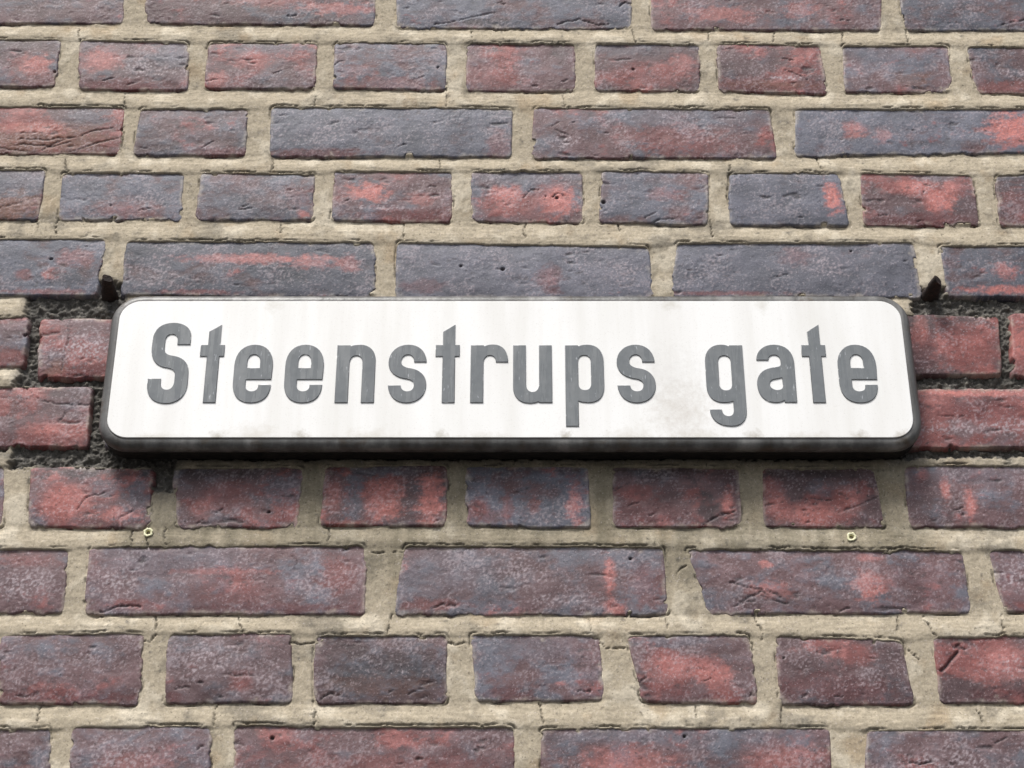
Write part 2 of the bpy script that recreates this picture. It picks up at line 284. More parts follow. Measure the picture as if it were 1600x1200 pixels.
def sstep(a, b, x):
    t = np.clip((x - a) / (b - a), 0, 1)
    return t * t * (3 - 2 * t)

def smin(a, b, k):
    h = np.clip(0.5 + 0.5 * (b - a) / k, 0, 1)
    return b * (1 - h) + a * h - k * h * (1 - h)

def quad_sdf(x, z, q, k=5.0):
    """positive inside; q = tl tr br bl (clockwise seen from the street)"""
    d = None
    for i in range(4):
        ax, az = q[i]; bx, bz = q[(i + 1) % 4]
        ex, ez = bx - ax, bz - az
        L = math.hypot(ex, ez)
        e = ((x - ax) * ez - (z - az) * ex) / L
        d = e if d is None else smin(d, e, k)
    return d

def edge_noise(x, z):
    amp = 0.30 + 1.5 * sstep(-0.05, 0.55, fbm(x, z, 55, 2, 8))      # crisp arrises here, broken ones there
    chip = -3.2 * sstep(0.42, 0.75, fbm(x, z, 15, 3, 9))
    return 0.9 + 0.9 * fbm(x, z, 40, 2, 5) + amp * (1.1 * fbm(x, z, 14, 2, 6) + 0.6 * fbm(x, z, 4.5, 3, 7)) + chip

def poly_dist(x, z, pts):
    best = np.full(np.shape(x), 1e6, np.float32)
    for (ax, az), (bx, bz) in zip(pts[:-1], pts[1:]):
        ex, ez = bx - ax, bz - az
        t = np.clip(((x - ax) * ex + (z - az) * ez) / (ex * ex + ez * ez), 0, 1)
        best = np.minimum(best, np.hypot(x - ax - t * ex, z - az - t * ez))
    return best

# ---------------------------------------------------------------- materials
def new_mat(name):
    m = bpy.data.materials.new(name)
    m.use_nodes = True
    nt = m.node_tree
    nt.nodes.clear()
    out = nt.nodes.new('ShaderNodeOutputMaterial')
    b = nt.nodes.new('ShaderNodeBsdfPrincipled')
    nt.links.new(b.outputs[0], out.inputs['Surface'])
    return m, nt, b

def N(nt, kind, **kw):
    n = nt.nodes.new(kind)
    for k, v in kw.items():
        if k.startswith('i_'):
            n.inputs[k[2:].replace('_', ' ')].default_value = v
        else:
            setattr(n, k, v)
    return n

def ramp(nt, stops):
    r = nt.nodes.new('ShaderNodeValToRGB')
    e = r.color_ramp.elements
    while len(e) < len(stops):
        e.new(0.5)
    for el, (p, c) in zip(e, stops):
        el.position = p
        el.color = (c, c, c, 1) if isinstance(c, (int, float)) else (*c, 1)
    return r

def mixrgb(nt, mode, fac, a, b):
    m = nt.nodes.new('ShaderNodeMix')
    m.data_type = 'RGBA'; m.blend_type = mode
    for sock, v in ((m.inputs[0], fac), (m.inputs[6], a), (m.inputs[7], b)):
        if hasattr(v, 'is_linked') or hasattr(v, 'links'):
            nt.links.new(v, sock)
        elif isinstance(v, (int, float)):
            sock.default_value = v
        else:
            sock.default_value = (*v, 1)
    return m.outputs[2]

def world_coords(nt, scale=(1, 1, 1)):
    g = nt.nodes.new('ShaderNodeNewGeometry')
    mp = nt.nodes.new('ShaderNodeMapping')
    mp.inputs['Scale'].default_value = scale
    nt.links.new(g.outputs['Position'], mp.inputs['Vector'])
    return mp.outputs[0]

def noise(nt, vec, scale, detail=3, rough=0.55):
    n = N(nt, 'ShaderNodeTexNoise', i_Scale=scale, i_Detail=detail, i_Roughness=rough)
    nt.links.new(vec, n.inputs['Vector'])
    return n.outputs['Fac']

def mat_surface(name, rough, spec, grain_scale, grain_amt, bump_mm, pit=True):
    """vertex colour x fine grain, with fine relief"""
    m, nt, b = new_mat(name)
    at = N(nt, 'ShaderNodeAttribute', attribute_name='Col')
    vec = world_coords(nt)
    g1 = noise(nt, vec, grain_scale, 4, 0.65)
    r1 = ramp(nt, [(0.28, 1 - grain_amt), (0.72, 1 + grain_amt)])
    r1.color_ramp.elements[1].color = (1, 1, 1, 1)
    nt.links.new(g1, r1.inputs[0])
    c = mixrgb(nt, 'MULTIPLY', 1.0, at.outputs['Color'], r1.outputs[0])
    c = mixrgb(nt, 'MULTIPLY', 1.0, c, (1 + grain_amt * .5,) * 3)
    if pit:
        g2 = noise(nt, vec, grain_scale * 0.55, 2, 0.5)
        r2 = ramp(nt, [(0.27, 0.35), (0.36, 1.0)])
        nt.links.new(g2, r2.inputs[0])
        c = mixrgb(nt, 'MULTIPLY', 0.75, c, r2.outputs[0])
        g3 = noise(nt, vec, grain_scale * 0.8, 2, 0.5)
        r3 = ramp(nt, [(0.63, 0.0), (0.72, 1.0)])
        nt.links.new(g3, r3.inputs[0])
        c = mixrgb(nt, 'SCREEN', r3.outputs[0], c, (0.15, 0.13, 0.14))
    nt.links.new(c, b.inputs['Base Color'])
    b.inputs['Roughness'].default_value = rough
    b.inputs['Specular IOR Level'].default_value = spec
    bump = N(nt, 'ShaderNodeBump', i_Strength=1.0, i_Distance=bump_mm / 1000)
    g4 = noise(nt, vec, grain_scale * 0.85, 5, 0.75)
    nt.links.new(g4, bump.inputs['Height'])
    nt.links.new(bump.outputs[0], b.inputs['Normal'])
    return m

M_BRICK = mat_surface('fired_brick', 0.52, 0.38, 640, 0.34, 0.38)
M_MORTAR = mat_surface('lime_mortar', 0.9, 0.2, 800, 0.26, 0.38)

# ---------------------------------------------------------------- object helpers
def obj(name, mesh, parent=None, mat=None):
    o = bpy.data.objects.new(name, mesh)
    COL.objects.link(o)
    if parent is not None:
        o.parent = parent
    if mat is not None and not mesh.materials:
        mesh.materials.append(mat)
    return o

def tag(o, label=None, cat=None, group=None, kind=None):
    if label: o['label'] = label
    if cat: o['category'] = cat
    if group: o['group'] = group
    if kind: o['kind'] = kind
    return o

def empty(name, loc):
    o = bpy.data.objects.new(name, None)
    COL.objects.link(o)
    o.location = loc
    o.empty_display_size = 0.1
    return o

def mesh_np(name, verts, quads, cols=None, ngon=None, smooth=True):
    me = bpy.data.meshes.new(name)
    nv, nq = len(verts), len(quads)
    loops = quads.ravel()
    starts = np.arange(nq) * 4
    if ngon is not None:
        loops = np.concatenate([loops, ngon])
        starts = np.concatenate([starts, [nq * 4]])
    me.vertices.add(nv)
    me.vertices.foreach_set('co', np.ascontiguousarray(verts, np.float32).ravel())
    me.loops.add(len(loops))
    me.loops.foreach_set('vertex_index', loops.astype(np.int32))
    me.polygons.add(len(starts))
    me.polygons.foreach_set('loop_start', starts.astype(np.int32))
    if smooth:
        me.polygons.foreach_set('use_smooth', np.ones(len(starts), bool))
    me.update(calc_edges=True)
    if cols is not None:
        a = me.color_attributes.new('Col', 'FLOAT_COLOR', 'POINT')
        c4 = np.ones((nv, 4), np.float32)
        c4[:, :3] = cols
        a.data.foreach_set('color', c4.ravel())
    me.validate()
    return me

def grid_quads(nu, nv):
    i = np.arange(nu * nv).reshape(nv, nu)
    return np.stack([i[:-1, :-1], i[:-1, 1:], i[1:, 1:], i[1:, :-1]], -1).reshape(-1, 4)

# ---------------------------------------------------------------- bricks
PAL = {
    'B': (0.110, 0.114, 0.142), 'P': (0.140, 0.079, 0.083), 'R': (0.232, 0.070, 0.062),
    'S': (0.430, 0.150, 0.128), 'D': (0.040, 0.034, 0.038), 'K': (0.140, 0.034, 0.034),
    'L': (0.310, 0.262, 0.278), 'O': (0.180, 0.075, 0.045),
}
PAL = {k: np.array(v, np.float32) for k, v in PAL.items()}

def mix(a, b, f):
    return a + (b - a) * f[..., None]

def brick_surface(x, z, u, v, q, blue, red, patches, rng, h0, R, haze=0.08):
    d = quad_sdf(x, z, q) + edge_noise(x, z)
    ox, oz = rng.uniform(0, 5000), rng.uniform(0, 5000)
    X, Z = x + ox, z + oz
    n1 = fbm(X, Z * 1.5, 60, 2, 11)
    n2 = fbm(X, Z * 1.4, 20, 3, 12)
    n3 = fbm(X, Z, 6.5, 3, 13)
    n4 = fbm(X + 900, Z * 1.3, 42, 3, 14)
    n5 = fbm(X, Z, 2.6, 2, 15)
    n6 = fbm(X * 0.8, Z * 1.3, 9, 5, 25, 0.72)      # ragged, for burn marks with hard edges
    rough = sstep(0.0, 0.5, fbm(X, Z, 38, 2, 24))
    # relief in mm
    rel = 0.7 * fbm(X, Z, 55, 2, 21) + 0.28 * n2 + (0.06 + 0.24 * rough) * n3 + (0.04 + 0.16 * rough) * n5 + 0.18 * n6
    tear = sstep(0.38, 0.70, fbm(X * 0.45, Z * 1.3, 11, 3, 22)) * sstep(-0.1, 0.35, fbm(X, Z, 50, 2, 23))
    rel = rel - 0.8 * tear
    s = np.clip(d / R, 0, 1)
    drop = R * (1 - np.sqrt(np.clip(1 - (1 - s) ** 2, 0, 1)))
    drop = np.where(d < 0, R + np.minimum(-d * 5, 14), drop)
    h = h0 + rel - drop - 1.2 * np.clip(abs(v - 0.5) * 2, 0, 1) ** 3        # slightly bowed faces
    # colour
    c = mix(PAL['P'], PAL['B'], sstep(-0.30, 0.30, (blue - 0.55) * 1.3 + 0.5 * n4 + 0.2 * n2 + 0.45 * n6))
    c = c * rng.uniform(0.72, 1.12)
    c = c * (1 + 0.20 * n1 + 0.20 * n2)[..., None]
    rm = sstep(0.05, 0.5, (red - 0.52) * 1.35 + 0.65 * n1 + 0.3 * fbm(X, Z * 1.6, 26, 3, 16) + 0.5 * n6)
    rc = mix(PAL['R'], PAL['S'], 0.45 * sstep(0.1, 0.8, n2 + 0.5 * n3 + n1 * 0.4))
    rc = mix(rc, PAL['K'], 0.6 * sstep(0.1, 0.7, -n2 + 0.4 * n3))
    c = mix(c, rc, 0.85 * rm)
    W = abs(q[1][0] - q[0][0])
    for p in patches.split():
        k = p[0]
        pu, pv, ru, rv, st = [float(t) for t in p[1:].split(',')]
        dd = np.hypot((u - pu) / ru, (v - pv) / rv) + 0.25 * n2 + 0.75 * n6
        m = sstep(1.12, 0.40, dd) * st * 1.05
        if k == 'L':
            m = m * (0.15 + 1.0 * sstep(-0.1, 0.45, n5 + 0.5 * n6 + 0.3 * n3))
        else:
            m = m * (0.86 + 0.35 * n5)
        tgt = PAL[k] * (1 + 0.22 * n3 + 0.15 * n2)[..., None]
        c = mix(c, tgt, np.clip(m, 0, 1))
    # pale bloom that sits on the skin of the brick in freckles
    bloom = sstep(0.10, 0.60, n5 * 0.7 + 0.45 * fbm(X, Z, 1.7, 2, 18) + 0.35 * n3 + 0.55 * fbm(X, Z, 34, 2, 17) - 0.06)
    c = mix(c, PAL['L'], 0.46 * bloom)
    # lime smeared over the arrises when the wall was pointed
    smear = sstep(4.5, 0.3, d + 2.2 * n3 + 1.6 * n2) * sstep(-0.25, 0.35, fbm(X, Z, 18, 3, 19))
    c = mix(c, np.array((0.36, 0.32, 0.27), np.float32), 0.55 * smear)
    # sooty burn on the face
    c = mix(c, PAL['D'] * 1.4, 0.55 * sstep(0.30, 0.75, -n6 + 0.35 * n1))
    c = mix(c, PAL['D'], 0.55 * sstep(0.35, 0.95, tear))
    # cracks, pits
    x0, x1, z0, z1 = x.min(), x.max(), z.min(), z.max()
    for w, pts in BRICK_CRACKS:
        mx = sum(p[0] for p in pts) / len(pts); mz = sum(p[1] for p in pts) / len(pts)
        if x0 < mx < x1 and z0 < mz < z1:
            pd = poly_dist(x + 1.8 * n3, z + 1.7 * n3 + 1.8 * n2 + 0.5 * n5, pts) + 0.7 * np.maximum(n3 + n2, 0)
            w = w * 0.7
            h = h - (0.5 + 0.6 * w) * sstep(w * 0.6 + 0.5, 0.1, pd)
            c = mix(c, PAL['D'], 0.7 * sstep(w * 0.45 + 0.35, 0.1, pd))
    for px, pz, pr in PITS:
        if x0 < px < x1 and z0 < pz < z1:
            pd = np.hypot(x - px, (z - pz) * 1.3) + 0.8 * n3
            h = h - 2.6 * sstep(pr, pr * .3, pd)
            c = mix(c, PAL['D'], 0.9 * sstep(pr, pr * .4, pd))
    for _ in range(rng.randint(0, 2)):
        cu, cv = rng.uniform(.05, .95), rng.choice([rng.uniform(.05, .3), rng.uniform(.1, .9)])
        px = q[3][0] + cu * (q[2][0] - q[3][0]); pz = q[3][1] + cv * (q[0][1] - q[3][1])
        a = rng.uniform(-.4, .4); L = rng.uniform(1.5, 6)
        pts = [(px - L * cos(a), pz - L * sin(a)), (px + L * cos(a + .3), pz + L * sin(a + .3))]
        pd = poly_dist(x + 2.2 * n3, z + 2.4 * n3 + 0.5 * n5, pts)
        w = rng.uniform(.1, .45)
        h = h - 1.2 * sstep(w + .5, 0.1, pd)
        c = mix(c, PAL['D'], 0.6 * sstep(w + .3, 0.1, pd))
    c = mix(c, PAL['L'] * 0.8, np.clip(haze * (0.75 + 0.8 * n2 + 0.5 * n6), 0, 0.5))
    lum = np.clip(c.mean(-1, keepdims=True), 0.01, 1)
    c = (c + (c - lum) * 0.06) * (lum / 0.115) ** 0.34 * 0.92
    c = np.clip(c, 0.008, 0.8)
    return h, c, d

def brick_mesh(name, q, blue, red, patches, rng, res, h0, R, haze=0.08, back=40):
    (tlx, tlz), (trx, trz), (brx, brz), (blx, blz) = q
    Wd = (math.hypot(trx - tlx, trz - tlz) + math.hypot(brx - blx, brz - blz)) / 2
    Hd = (math.hypot(tlx - blx, tlz - blz) + math.hypot(trx - brx, trz - brz)) / 2
    mg = 3.0
    nu = max(4, int(round((Wd + 2 * mg) / res)) + 1)
    nv = max(4, int(round((Hd + 2 * mg) / res)) + 1)
    u, v = np.meshgrid(np.linspace(-mg / Wd, 1 + mg / Wd, nu), np.linspace(-mg / Hd, 1 + mg / Hd, nv))
    x = (1 - v) * ((1 - u) * blx + u * brx) + v * ((1 - u) * tlx + u * trx)
    z = (1 - v) * ((1 - u) * blz + u * brz) + v * ((1 - u) * tlz + u * trz)
    h, c, d = brick_surface(x, z, u, v, q, blue, red, patches, rng, h0, R, haze)
    edge = np.zeros(x.shape, bool)
    edge[0, :] = edge[-1, :] = True; edge[:, 0] = edge[:, -1] = True
    h = np.where(edge, -back, h)
    verts = np.stack([x, -h, z], -1).reshape(-1, 3) / 1000.0
    i = np.arange(nu * nv).reshape(nv, nu)
    ring = np.concatenate([i[0, :], i[1:, -1], i[-1, -2::-1], i[-2:0:-1, 0]])[::-1]
    return mesh_np(name, verts, grid_quads(nu, nv), c.reshape(-1, 3), ngon=ring)

rng = random.Random(7)
HEAD, STRETCH, PERP, PITCH = 106.0, 232.0, 19.0, 75.7
all_q = []            # (course, quad, detail): every brick near the picture, for the pointing
table_rows = {}
for course, c8, bl, rd, pt in BRICKS:
    q = [(c8[0], c8[1]), (c8[2], c8[3]), (c8[4], c8[5]), (c8[6], c8[7])]
    table_rows.setdefault(course, []).append((q, bl, rd, pt))
XN = 1150
near = []             # bricks beyond the picture that stay individual
far = []              # the rest of the facade
def jit(s): return rng.uniform(-s, s)
def make_q(x0, x1, zt, zb):
    return [(x0 + jit(1.5), zt + jit(1.5)), (x1 + jit(1.5), zt + jit(1.5)), (x1 + jit(1.5), zb + jit(1.5)), (x0 + jit(1.5), zb + jit(1.5))]
def put(course, q):
    cx = (q[0][0] + q[1][0]) / 2
    (near if (abs(cx) < XN and -3 <= course <= 15) else far).append((course, q))
def fill(course, x, side, zt, zb, xmax=3000):
    """go on laying bricks from x outwards"""
    L = HEAD if course % 2 == 0 else STRETCH
    while abs(x) < xmax:
        x0 = x + side * (PERP + jit(3)); x1 = x0 + side * (L + jit(4))
        put(course, make_q(min(x0, x1), max(x0, x1), zt, zb))
        x = x1
zmid = {}
for course, row in table_rows.items():
    row.sort(key=lambda r: r[0][0][0])
    ql, qr = row[0][0], row[-1][0]
    zt = sum(r[0][0][1] + r[0][1][1] for r in row) / (2 * len(row)); zb = sum(r[0][2][1] + r[0][3][1] for r in row) / (2 * len(row))
    zmid[course] = (zt + zb) / 2
    fill(course, min(ql[0][0], ql[3][0]), -1, ql[0][1], ql[3][1])
    fill(course, max(qr[1][0], qr[2][0]), 1, qr[1][1], qr[2][1])
for course in list(range(0, -28, -1)) + list(range(12, 37)):
    zc = zmid[1] + (1 - course) * PITCH if course < 1 else zmid[11] - (course - 11) * PITCH
    if zc < 30: continue
    start = {0: 14.0, 1: -20.0, 2: 10.0, 3: 100.0}[course % 4]
    fill(course, start, 1, zc + 29, zc - 29)
    fill(course, start + PERP, -1, zc + 29, zc - 29)

wall = empty('brick_wall', (0, 0, 0))
tag(wall, 'weathered red and blue-grey brick wall with cream mortar joints behind the sign', 'wall')
for course in sorted(table_rows):
    for q, bl, rd, pt in table_rows[course]:
        vis = True
        me = brick_mesh('brick', q, bl - (0.10 if course >= 8 else 0.0), rd, pt, rng, 1.0, rng.uniform(-0.1, 0.95), rng.uniform(0.9, 1.9), rng.uniform(0.05, 0.18) if course >= 9 else rng.uniform(0.0, 0.10))
        obj('brick', me, wall, M_BRICK)
        all_q.append((course, q))
# templates for bricks outside the picture
def template(L, res):
    q = [(-L / 2, 29), (L / 2, 29), (L / 2, -29), (-L / 2, -29)]
    return brick_mesh('brick', q, rng.uniform(.3, .9), rng.uniform(.15, .7), '', rng, res, rng.uniform(1, 3), 3.5)
T_near = {0: [template(HEAD, 3.0) for _ in range(10)], 1: [template(STRETCH, 3.0) for _ in range(8)]}
for t in T_near[0] + T_near[1]:
    t.materials.append(M_BRICK)
for course, q in near:
    o = obj('brick', rng.choice(T_near[course % 2]), wall)
    L = HEAD if course % 2 == 0 else STRETCH
    w = (q[1][0] + q[2][0] - q[0][0] - q[3][0]) / 2
    o.location = (sum(p[0] for p in q) / 4000, 0, sum(p[1] for p in q) / 4000)
    o.scale = (w / L, 1, ((q[0][1] + q[1][1]) - (q[2][1] + q[3][1])) / 2 / 58)
    all_q.append((course, q))
T_far = {0: [template(HEAD, 13.0) for _ in range(8)], 1: [template(STRETCH, 14.0) for _ in range(6)]}
fv, ff, fc, base = [], [], [], 0
def mesh_arrays(me):
    n = len(me.vertices)
    co = np.empty(n * 3, np.float32); me.vertices.foreach_get('co', co)
    cc = np.empty(n * 4, np.float32); me.color_attributes['Col'].data.foreach_get('color', cc)
    qd = np.array([list(p.vertices) for p in me.polygons if len(p.vertices) == 4], np.int64)
    return co.reshape(-1, 3), cc.reshape(-1, 4)[:, :3], qd
T_arr = {k: [mesh_arrays(m) for m in v] for k, v in T_far.items()}
for course, q in far:
    co, cc, qd = rng.choice(T_arr[course % 2])
    L = HEAD if course % 2 == 0 else STRETCH
    co = co * np.array([((q[1][0] - q[0][0]) / L), 1, 1], np.float32)
    fv.append(co + np.array([(q[0][0] + q[1][0]) / 2000, 0, sum(p[1] for p in q) / 4000], np.float32))
    ff.append(qd + base); fc.append(cc * rng.uniform(.85, 1.15)); base += len(co)
rest = obj('outer_bricks', mesh_np('outer_bricks', np.concatenate(fv), np.concatenate(ff), np.concatenate(fc)), wall, M_BRICK)
tag(rest, kind='stuff')

# ---------------------------------------------------------------- mortar
def blur(A, n):
    for ax in (0, 1):
        k = np.ones(2 * n + 1) / (2 * n + 1)
        P = np.concatenate([np.repeat(np.take(A, [0], ax), n, ax), A, np.repeat(np.take(A, [-1], ax), n, ax)], ax)
        C = np.cumsum(P, axis=ax, dtype=np.float64)
        z0 = np.zeros_like(np.take(C, [0], ax)); C = np.concatenate([z0, C], ax)
        hi = np.take(C, range(2 * n + 1, C.shape[ax]), ax); lo = np.take(C, range(0, C.shape[ax] - 2 * n - 1), ax)
        A = ((hi - lo) / (2 * n + 1)).astype(np.float32)
    return A
def lay_mortar(FX0, FX1, FZ0, FZ1, STEP, hole):
    gx = np.arange(FX0, FX1 + STEP / 2, STEP); gz = np.arange(FZ0, FZ1 + STEP / 2, STEP)
    X, Z = np.meshgrid(gx, gz)
    X = X.astype(np.float32); Z = Z.astype(np.float32)
    SD = np.full(X.shape, -60.0, np.float32)
    rows = {}
    for course, q in all_q:
        xs = [p[0] for p in q]; zs = [p[1] for p in q]
        if max(xs) < FX0 - 80 or min(xs) > FX1 + 80 or max(zs) < FZ0 - 80 or min(zs) > FZ1 + 80:
            continue
        rows.setdefault(course, []).append(q)
        i0, i1 = np.searchsorted(gx, [min(xs) - 40, max(xs) + 40]); j0, j1 = np.searchsorted(gz, [min(zs) - 40, max(zs) + 40])
        if i1 <= i0 or j1 <= j0: continue
        sl_ = (slice(j0, j1), slice(i0, i1))
        SD[sl_] = np.maximum(SD[sl_], quad_sdf(X[sl_], Z[sl_], q))
    EN = edge_noise(X, Z)
    SDN = SD + EN
    m1 = fbm(X, Z, 40, 3, 41); m2 = fbm(X, Z, 12, 3, 42); m3 = fbm(X, Z, 4, 3, 43)
    ms = fbm(X * 0.16, Z, 3.0, 3, 44)          # trowel drag along the bed joints
    m5 = fbm(X, Z, 2.2, 2, 45)
    Hm = np.full(X.shape, -0.5, np.float32)
    order = sorted(rows)
    tops, bots, perps = {}, {}, {}
    for r in order:
        rr = sorted(rows[r], key=lambda q: q[0][0])
        tops[r] = np.interp(gx, [p for q in rr for p in (q[0][0], q[1][0])], [p for q in rr for p in (q[0][1], q[1][1])])
        bots[r] = np.interp(gx, [p for q in rr for p in (q[3][0], q[2][0])], [p for q in rr for p in (q[3][1], q[2][1])])
        inb = np.zeros(len(gx))
        for q in rr:
            inb = np.maximum(inb, sstep(-2, 5, gx - q[3][0]) * sstep(-2, 5, q[2][0] - gx))
        perps[r] = inb
    BED = np.zeros(X.shape, np.float32)
    TOPE = np.zeros(X.shape, np.float32)
    for a, b in zip(order[:-1], order[1:]):
        top = bots[a][None, :]; bot = tops[b][None, :]
        t = (top - Z) / np.maximum(top - bot, 4)
        m = (t >= -0.05) & (t <= 1.05)
        depth = -0.7 - (2.0 + 2.2 * m1) * perps[a][None, :]
        lip = 0.4 + 0.9 * perps[b][None, :]
        TOPE = np.where(m, sstep(0.6, 0.95, t), TOPE)
        prof = depth + (lip - depth) * sstep(0.02, 0.80, t + 0.10 * m1) - 0.5 * sstep(0.9, 1.05, t)
        Hm = np.where(m, prof, Hm)
        BED = np.where(m, 1.0, BED)
    Hm = blur(Hm, 1) if STEP < 2 else Hm
    BED = blur(BED, 2) if STEP < 2 else BED
    Hm = Hm + 0.75 * m1 + 0.40 * m2 + 0.20 * m3 + 0.26 * ms * BED + 0.10 * m5
    # worn-out, sooty old joints round the sign
    OLD = np.zeros(X.shape, np.float32)
    for x0, z0, x1, z1 in WEATHERED:
        dx = np.minimum(X - x0, x1 - X); dz = np.minimum(Z - z0, z1 - Z)
        OLD = np.maximum(OLD, sstep(-2.0, 4.0, np.minimum(dx, dz) + 3.0 * m2 + 2.5 * m3 + 1.0))
    r1 = fbm(X, Z, 9, 4, 46, 0.65); r2 = fbm(X * .8, Z, 3.4, 3, 47, .6)
    Hold = -6.5 + 4.2 * r1 + 1.7 * r2 + 1.5 * m1
    Hm = Hm + (Hold - Hm) * OLD
    # gap that opens between brick and pointing
    gapw = sstep(-0.25, 0.45, fbm(X, Z, 30, 2, 48) + 0.45 * fbm(X, Z, 8, 2, 49) + 0.05 * BED + 0.26 * TOPE - 0.32)
    gd = np.abs(SDN + 0.75 + 0.5 * m3)
    GAP = sstep(0.95, 0.2, gd) * gapw * (1 - OLD)
    Hm = Hm - 2.2 * GAP
    CK = np.zeros(X.shape, np.float32)
    for pts in CRACKS:
        xs = [p[0] for p in pts]; zs = [p[1] for p in pts]
        i0, i1 = np.searchsorted(gx, [min(xs) - 8, max(xs) + 8]); j0, j1 = np.searchsorted(gz, [min(zs) - 8, max(zs) + 8])
        if i1 <= i0 or j1 <= j0: continue
        s_ = (slice(j0, j1), slice(i0, i1))
        pd = poly_dist(X[s_] + 1.6 * m3[s_] + .8 * m2[s_], Z[s_] + 1.2 * m3[s_], pts)
        CK[s_] = np.maximum(CK[s_], sstep(0.95, 0.1, pd + 0.6 * np.maximum(m2[s_] + m3[s_], 0)))
    Hm = Hm - 2.2 * CK
    # push the sheet back under the bricks
    Hm = Hm - np.clip(SDN - 1.2, 0, 30) * 4.0
    cream = np.array((0.405, 0.350, 0.262), np.float32); pale = np.array((0.56, 0.50, 0.395), np.float32)
    grey = np.array((0.205, 0.182, 0.143), np.float32); soot = np.array((0.085, 0.08, 0.07), np.float32)
    oldc = np.array((0.092, 0.087, 0.078), np.float32); oldl = np.array((0.24, 0.222, 0.19), np.float32)
    C = mix(np.broadcast_to(cream, X.shape + (3,)), pale, 0.75 * sstep(0.0, 0.6, m1 + .5 * m2))
    st1 = fbm(X * 0.55, Z, 34, 3, 51); st2 = fbm(X, Z, 14, 5, 52, 0.68); st3 = fbm(X * 0.6, Z * 0.6, 150, 2, 53)
    C = mix(C, grey, 0.70 * sstep(0.14, 0.62, 0.8 * st1 + 0.45 * st2 + 0.35 * st3))
    C = mix(C, np.array((0.36, 0.27, 0.17), np.float32), 0.5 * sstep(0.25, 0.7, fbm(X, Z, 45, 3, 54) + 0.3 * st2))
    strk = fbm(X * 0.07, Z, 2.4, 3, 55)
    C = C * (1 + 0.12 * strk * BED + 0.14 * fbm(X, Z, 1.9, 2, 57))[..., None]
    # grime washed down from the sign, with the sign's shade put into the colour
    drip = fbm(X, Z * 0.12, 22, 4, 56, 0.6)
    wash_shade = sstep(-345, -315, X + 10 * drip) * sstep(372, 340, X + 10 * drip) * sstep(2262, 2250, Z) * sstep(2105, 2190, Z + 30 * drip)
    C = mix(C, np.array((0.165, 0.146, 0.102), np.float32), np.clip(wash_shade * (0.62 + 0.5 * drip), 0, 0.9))
    C = mix(C, soot, 0.65 * sstep(0.35, 0.8, st2 + .3 * m3))
    C = C * (1 + 0.16 * m3 + 0.12 * ms * BED + 0.10 * m5)[..., None]
    C = mix(C, soot * .6, 0.65 * np.clip(GAP, 0, 1))
    C = mix(C, soot, 0.6 * CK)
    C = mix(C, soot * 1.3, 0.75 * np.clip(1.6 * blur(blur(OLD, 9), 7) + 0.5 * st2 * (OLD < .5), 0, 1) * (blur(OLD, 12) > 0.002))
    oc = mix(np.broadcast_to(oldc, X.shape + (3,)), oldl, 0.7 * sstep(0.15, 0.7, r2 + .4 * r1))
    C = mix(C, oc, OLD)
    C = np.clip(C, 0.01, .85)
    keep = SDN < max(4.0, 2.2 * STEP)
    nx, nz = len(gx), len(gz)
    ids = np.arange(nx * nz).reshape(nz, nx)
    quads = np.stack([ids[:-1, :-1], ids[:-1, 1:], ids[1:, 1:], ids[1:, :-1]], -1)
    kq = (keep[:-1, :-1] & keep[:-1, 1:] & keep[1:, 1:] & keep[1:, :-1])
    cxq = X[:-1, :-1]; czq = Z[:-1, :-1]
    kq &= ~((cxq > hole[0]) & (cxq < hole[1]) & (czq > hole[2]) & (czq < hole[3]))
    quads = quads[kq]
    used = np.unique(quads)
    remap = np.full(nx * nz, -1, np.int64); remap[used] = np.arange(len(used))
    V = np.stack([X, -Hm, Z], -1).reshape(-1, 3)[used] / 1000.0
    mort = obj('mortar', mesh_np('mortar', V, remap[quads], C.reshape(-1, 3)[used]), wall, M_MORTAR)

FX0, FX1, FZ0, FZ1 = -560.0, 560.0, 1940.0, 2790.0
lay_mortar(FX0, FX1, FZ0, FZ1, 0.92, (-320, 320, 2290, 2370))            # nothing to see behind the sign
NX0, NX1, NZ0, NZ1 = -1140.0, 1140.0, 1662.0, 3054.0
lay_mortar(NX0, NX1, NZ0, NZ1, 3.0, (FX0 + 1, FX1 - 3, FZ0 + 1, FZ1 - 3))  # coarser round the picture

def sheet(rects, y, name, colr):
    v, f = [], []
    for (x0, z0, x1, z1) in rects:
        n = len(v)
        v += [(x0, y, z0), (x1, y, z0), (x1, y, z1), (x0, y, z1)]
        f.append((n, n + 1, n + 2, n + 3))
    return mesh_np(name, np.array(v, np.float32), np.array(f), np.broadcast_to(np.array(colr, np.float32), (len(v), 3)), smooth=False)
a, b, c_, d_ = NX0 / 1000 + .001, NX1 / 1000 - .004, NZ0 / 1000 + .001, NZ1 / 1000 - .004
obj('mortar', sheet([(-3.1, 0, a, 4.85), (b, 0, 3.1, 4.85), (a, 0, b, c_), (a, d_, b, 4.85)], 0.002, 'outer_mortar', (0.45, 0.38, 0.27)), wall, M_MORTAR)
# the wall's solid core behind the joints
def box_mesh(name, x0, x1, y0, y1, z0, z1):
    v = np.array([(x, y, z) for x in (x0, x1) for y in (y0, y1) for z in (z0, z1)], np.float32)
    f = np.array([(0, 1, 3, 2), (4, 6, 7, 5), (0, 4, 5, 1), (2, 3, 7, 6), (0, 2, 6, 4), (1, 5, 7, 3)])
    return mesh_np(name, v, f, np.full((8, 3), 0.1, np.float32), smooth=False)
obj('wall_core', box_mesh('wall_core', -3.1, 3.1, 0.038, 0.40, 0.0, 4.85), wall, M_MORTAR)

